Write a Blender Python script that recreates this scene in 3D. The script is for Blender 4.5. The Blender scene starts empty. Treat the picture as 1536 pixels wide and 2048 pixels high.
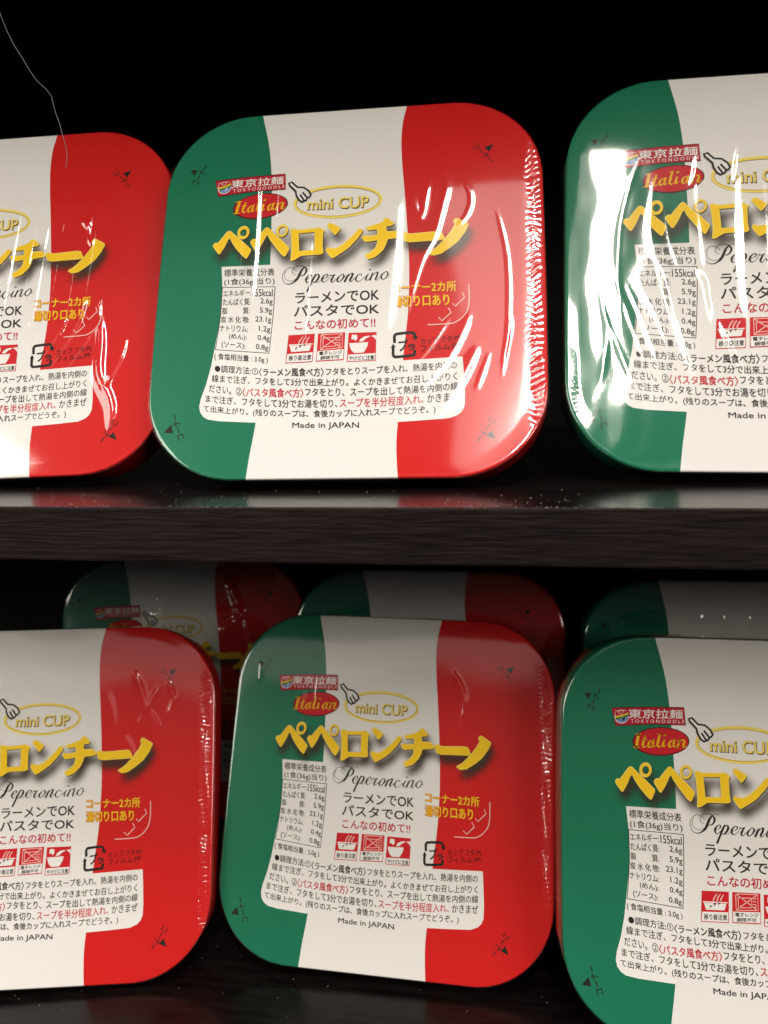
import bpy, bmesh, math, json
import numpy as np
from mathutils import Matrix, Vector
from mathutils.geometry import tessellate_polygon

SC = bpy.context.scene
COL = SC.collection
MM = 0.001
rng = np.random.default_rng(7)

# ------------------------------------------------------------------ camera
cd = bpy.data.cameras.new('camera')
cam = bpy.data.objects.new('camera', cd)
COL.objects.link(cam)
SC.camera = cam
cd.sensor_fit = 'VERTICAL'
cd.sensor_height = 36.0
cd.sensor_width = 27.0
cd.lens = 1600.0 / 2048.0 * 36.0
cd.clip_start = 0.01
cd.clip_end = 60
XA, YW, DN = (np.array(r) for r in ([0.992752, -0.004704, -0.120091], [0.117411, -0.175415, 0.977468], [0.025663, 0.984483, 0.173591]))
CAMM = np.array([XA, YW, -DN])                    # view frame (right, down, forward) -> world
cm = Matrix.Identity(4)
for r in range(3):
    cm[r][0] = CAMM[r][0]; cm[r][1] = -CAMM[r][1]; cm[r][2] = -CAMM[r][2]
cam.matrix_world = cm
cd.dof.use_dof = True
cd.dof.focus_distance = 0.235
cd.dof.aperture_fstop = 15.0

# ------------------------------------------------------------------ world, lamps, exposure
w = bpy.data.worlds.new('World'); SC.world = w; w.use_nodes = True
w.node_tree.nodes['Background'].inputs[0].default_value = (1.0, 0.93, 0.85, 1)
w.node_tree.nodes['Background'].inputs[1].default_value = 0.04

def area(name, loc, target, sx, sy, radiance, col=(1, 0.93, 0.84)):
    ld = bpy.data.lights.new(name, 'AREA'); ld.shape = 'RECTANGLE'
    ld.size = sx; ld.size_y = sy
    ld.energy = radiance * math.pi * sx * sy
    ld.color = col
    o = bpy.data.objects.new(name, ld); COL.objects.link(o)
    o.location = loc
    d = Vector(target) - Vector(loc)
    o.rotation_euler = d.to_track_quat('-Z', 'Y').to_euler()
    return o
def down(name, x, y, z, sx, sy, rad, col=(1, .93, .84)):
    o = area(name, (x, y, z), (x, y, z - 1), sx, sy, rad, col)
    o.rotation_euler = (0, 0, 0)
    return o
TUBE = (0.19, -1.3, 1.72, 1.45)                                   # x, y, z, length
down('ceiling_tube_lamp', TUBE[0], TUBE[1], TUBE[2], 0.10, TUBE[3], 82)      # fluorescent fitting running away from the shelf
down('ceiling_lamp_diffuser', 0.095, -1.6, 1.74, 0.24, 2.1, 2.5)   # its housing glows softly
down('far_ceiling_lamps', 0.0, -3.2, 1.85, 4.5, 0.6, 0.65)
down('overhead_ceiling_lamps', 0.0, -0.25, 2.0, 2.6, 1.0, 11.5, (1, .95, .91))
area('left_fill_softbox', (-2.1, -1.6, 1.15), (0, .23, -.05), 1.5, 1.2, 8.6, (1, .925, .82))  # added fill: a large unseen softbox, placed clear of the lids' mirror directions
area('right_fill_softbox', (2.0, -1.7, 1.17), (0, .23, -.05), 1.5, 1.2, 7.6, (1, .925, .82))  # its counterpart on the right, also an added fill light, no real window

SC.view_settings.view_transform = 'Standard'
SC.view_settings.look = 'None'
SC.view_settings.exposure = -0.15
SC.view_settings.gamma = 1.0
SC.view_settings.use_curve_mapping = False
SC.cycles.max_bounces = 10
SC.cycles.transparent_max_bounces = 16
SC.cycles.caustics_reflective = False

# ------------------------------------------------------------------ materials
def mat(name, col, rough=0.5, spec=0.5):
    m = bpy.data.materials.new(name); m.use_nodes = True
    b = m.node_tree.nodes['Principled BSDF']
    b.inputs['Base Color'].default_value = (*col, 1)
    b.inputs['Roughness'].default_value = rough
    b.inputs['Specular IOR Level'].default_value = spec
    return m
GREEN = (0.012, 0.165, 0.088); RED = (0.60, 0.0145, 0.0135); WHITE = (0.78, 0.76, 0.725)
INKS = {
    'white': mat('printed white', WHITE, .42, .15),
    'black': mat('printed black', (0.02, 0.018, 0.016), .42, .15),
    'grey': mat('printed fine black', (0.022, 0.019, 0.017), .42, .15),
    'red': mat('printed red', (0.56, 0.014, 0.022), .42, .15),
    'badge': mat('printed badge red', (0.45, 0.014, 0.03), .42, .15),
    'crimson': mat('printed slogan red', (0.50, 0.02, 0.045), .42, .15),
    'maroon': mat('printed dark maroon', (0.10, 0.008, 0.008), .42, .15),
    'gold': mat('printed golden yellow', (0.92, 0.585, 0.018), .42, .15),
    'palegold': mat('printed pale gold', (0.88, 0.68, 0.14), .42, .15),
    'bronze': mat('printed dark gold', (0.42, 0.27, 0.02), .42, .15),
    'brown': mat('printed brown edge', (0.05, 0.03, 0.006), .42, .15),
    'amber': mat('printed amber', (0.85, 0.40, 0.01), .42, .15),
    'sun': mat('printed warm yellow', (0.88, 0.55, 0.02), .42, .15),
    'rust': mat('printed orange outline', (0.55, 0.10, 0.008), .42, .15),
    'yellow': mat('printed yellow', (0.80, 0.60, 0.03), .42, .15),
    'leaf': mat('printed leaf green', (0.04, 0.20, 0.05), .42, .15),
    'blue': mat('printed blue', (0.16, 0.27, 0.55), .42, .15),
    'pink': mat('printed pale pink', (0.80, 0.50, 0.44), .42, .15),
}
def soft_ink(name, col):
    # ink of the printed drop shadow that belongs to the lid artwork; its density is an attribute of the print
    m = bpy.data.materials.new(name); m.use_nodes = True
    nt = m.node_tree; b = nt.nodes['Principled BSDF']
    b.inputs['Base Color'].default_value = (*col, 1); b.inputs['Roughness'].default_value = .42
    b.inputs['Specular IOR Level'].default_value = .3
    a = nt.nodes.new('ShaderNodeAttribute'); a.attribute_name = 'ink'
    nt.links.new(a.outputs['Fac'], b.inputs['Alpha'])
    return m
INKS['halo'] = soft_ink('printed soft brown halo', (0.045, 0.03, 0.018))

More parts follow.
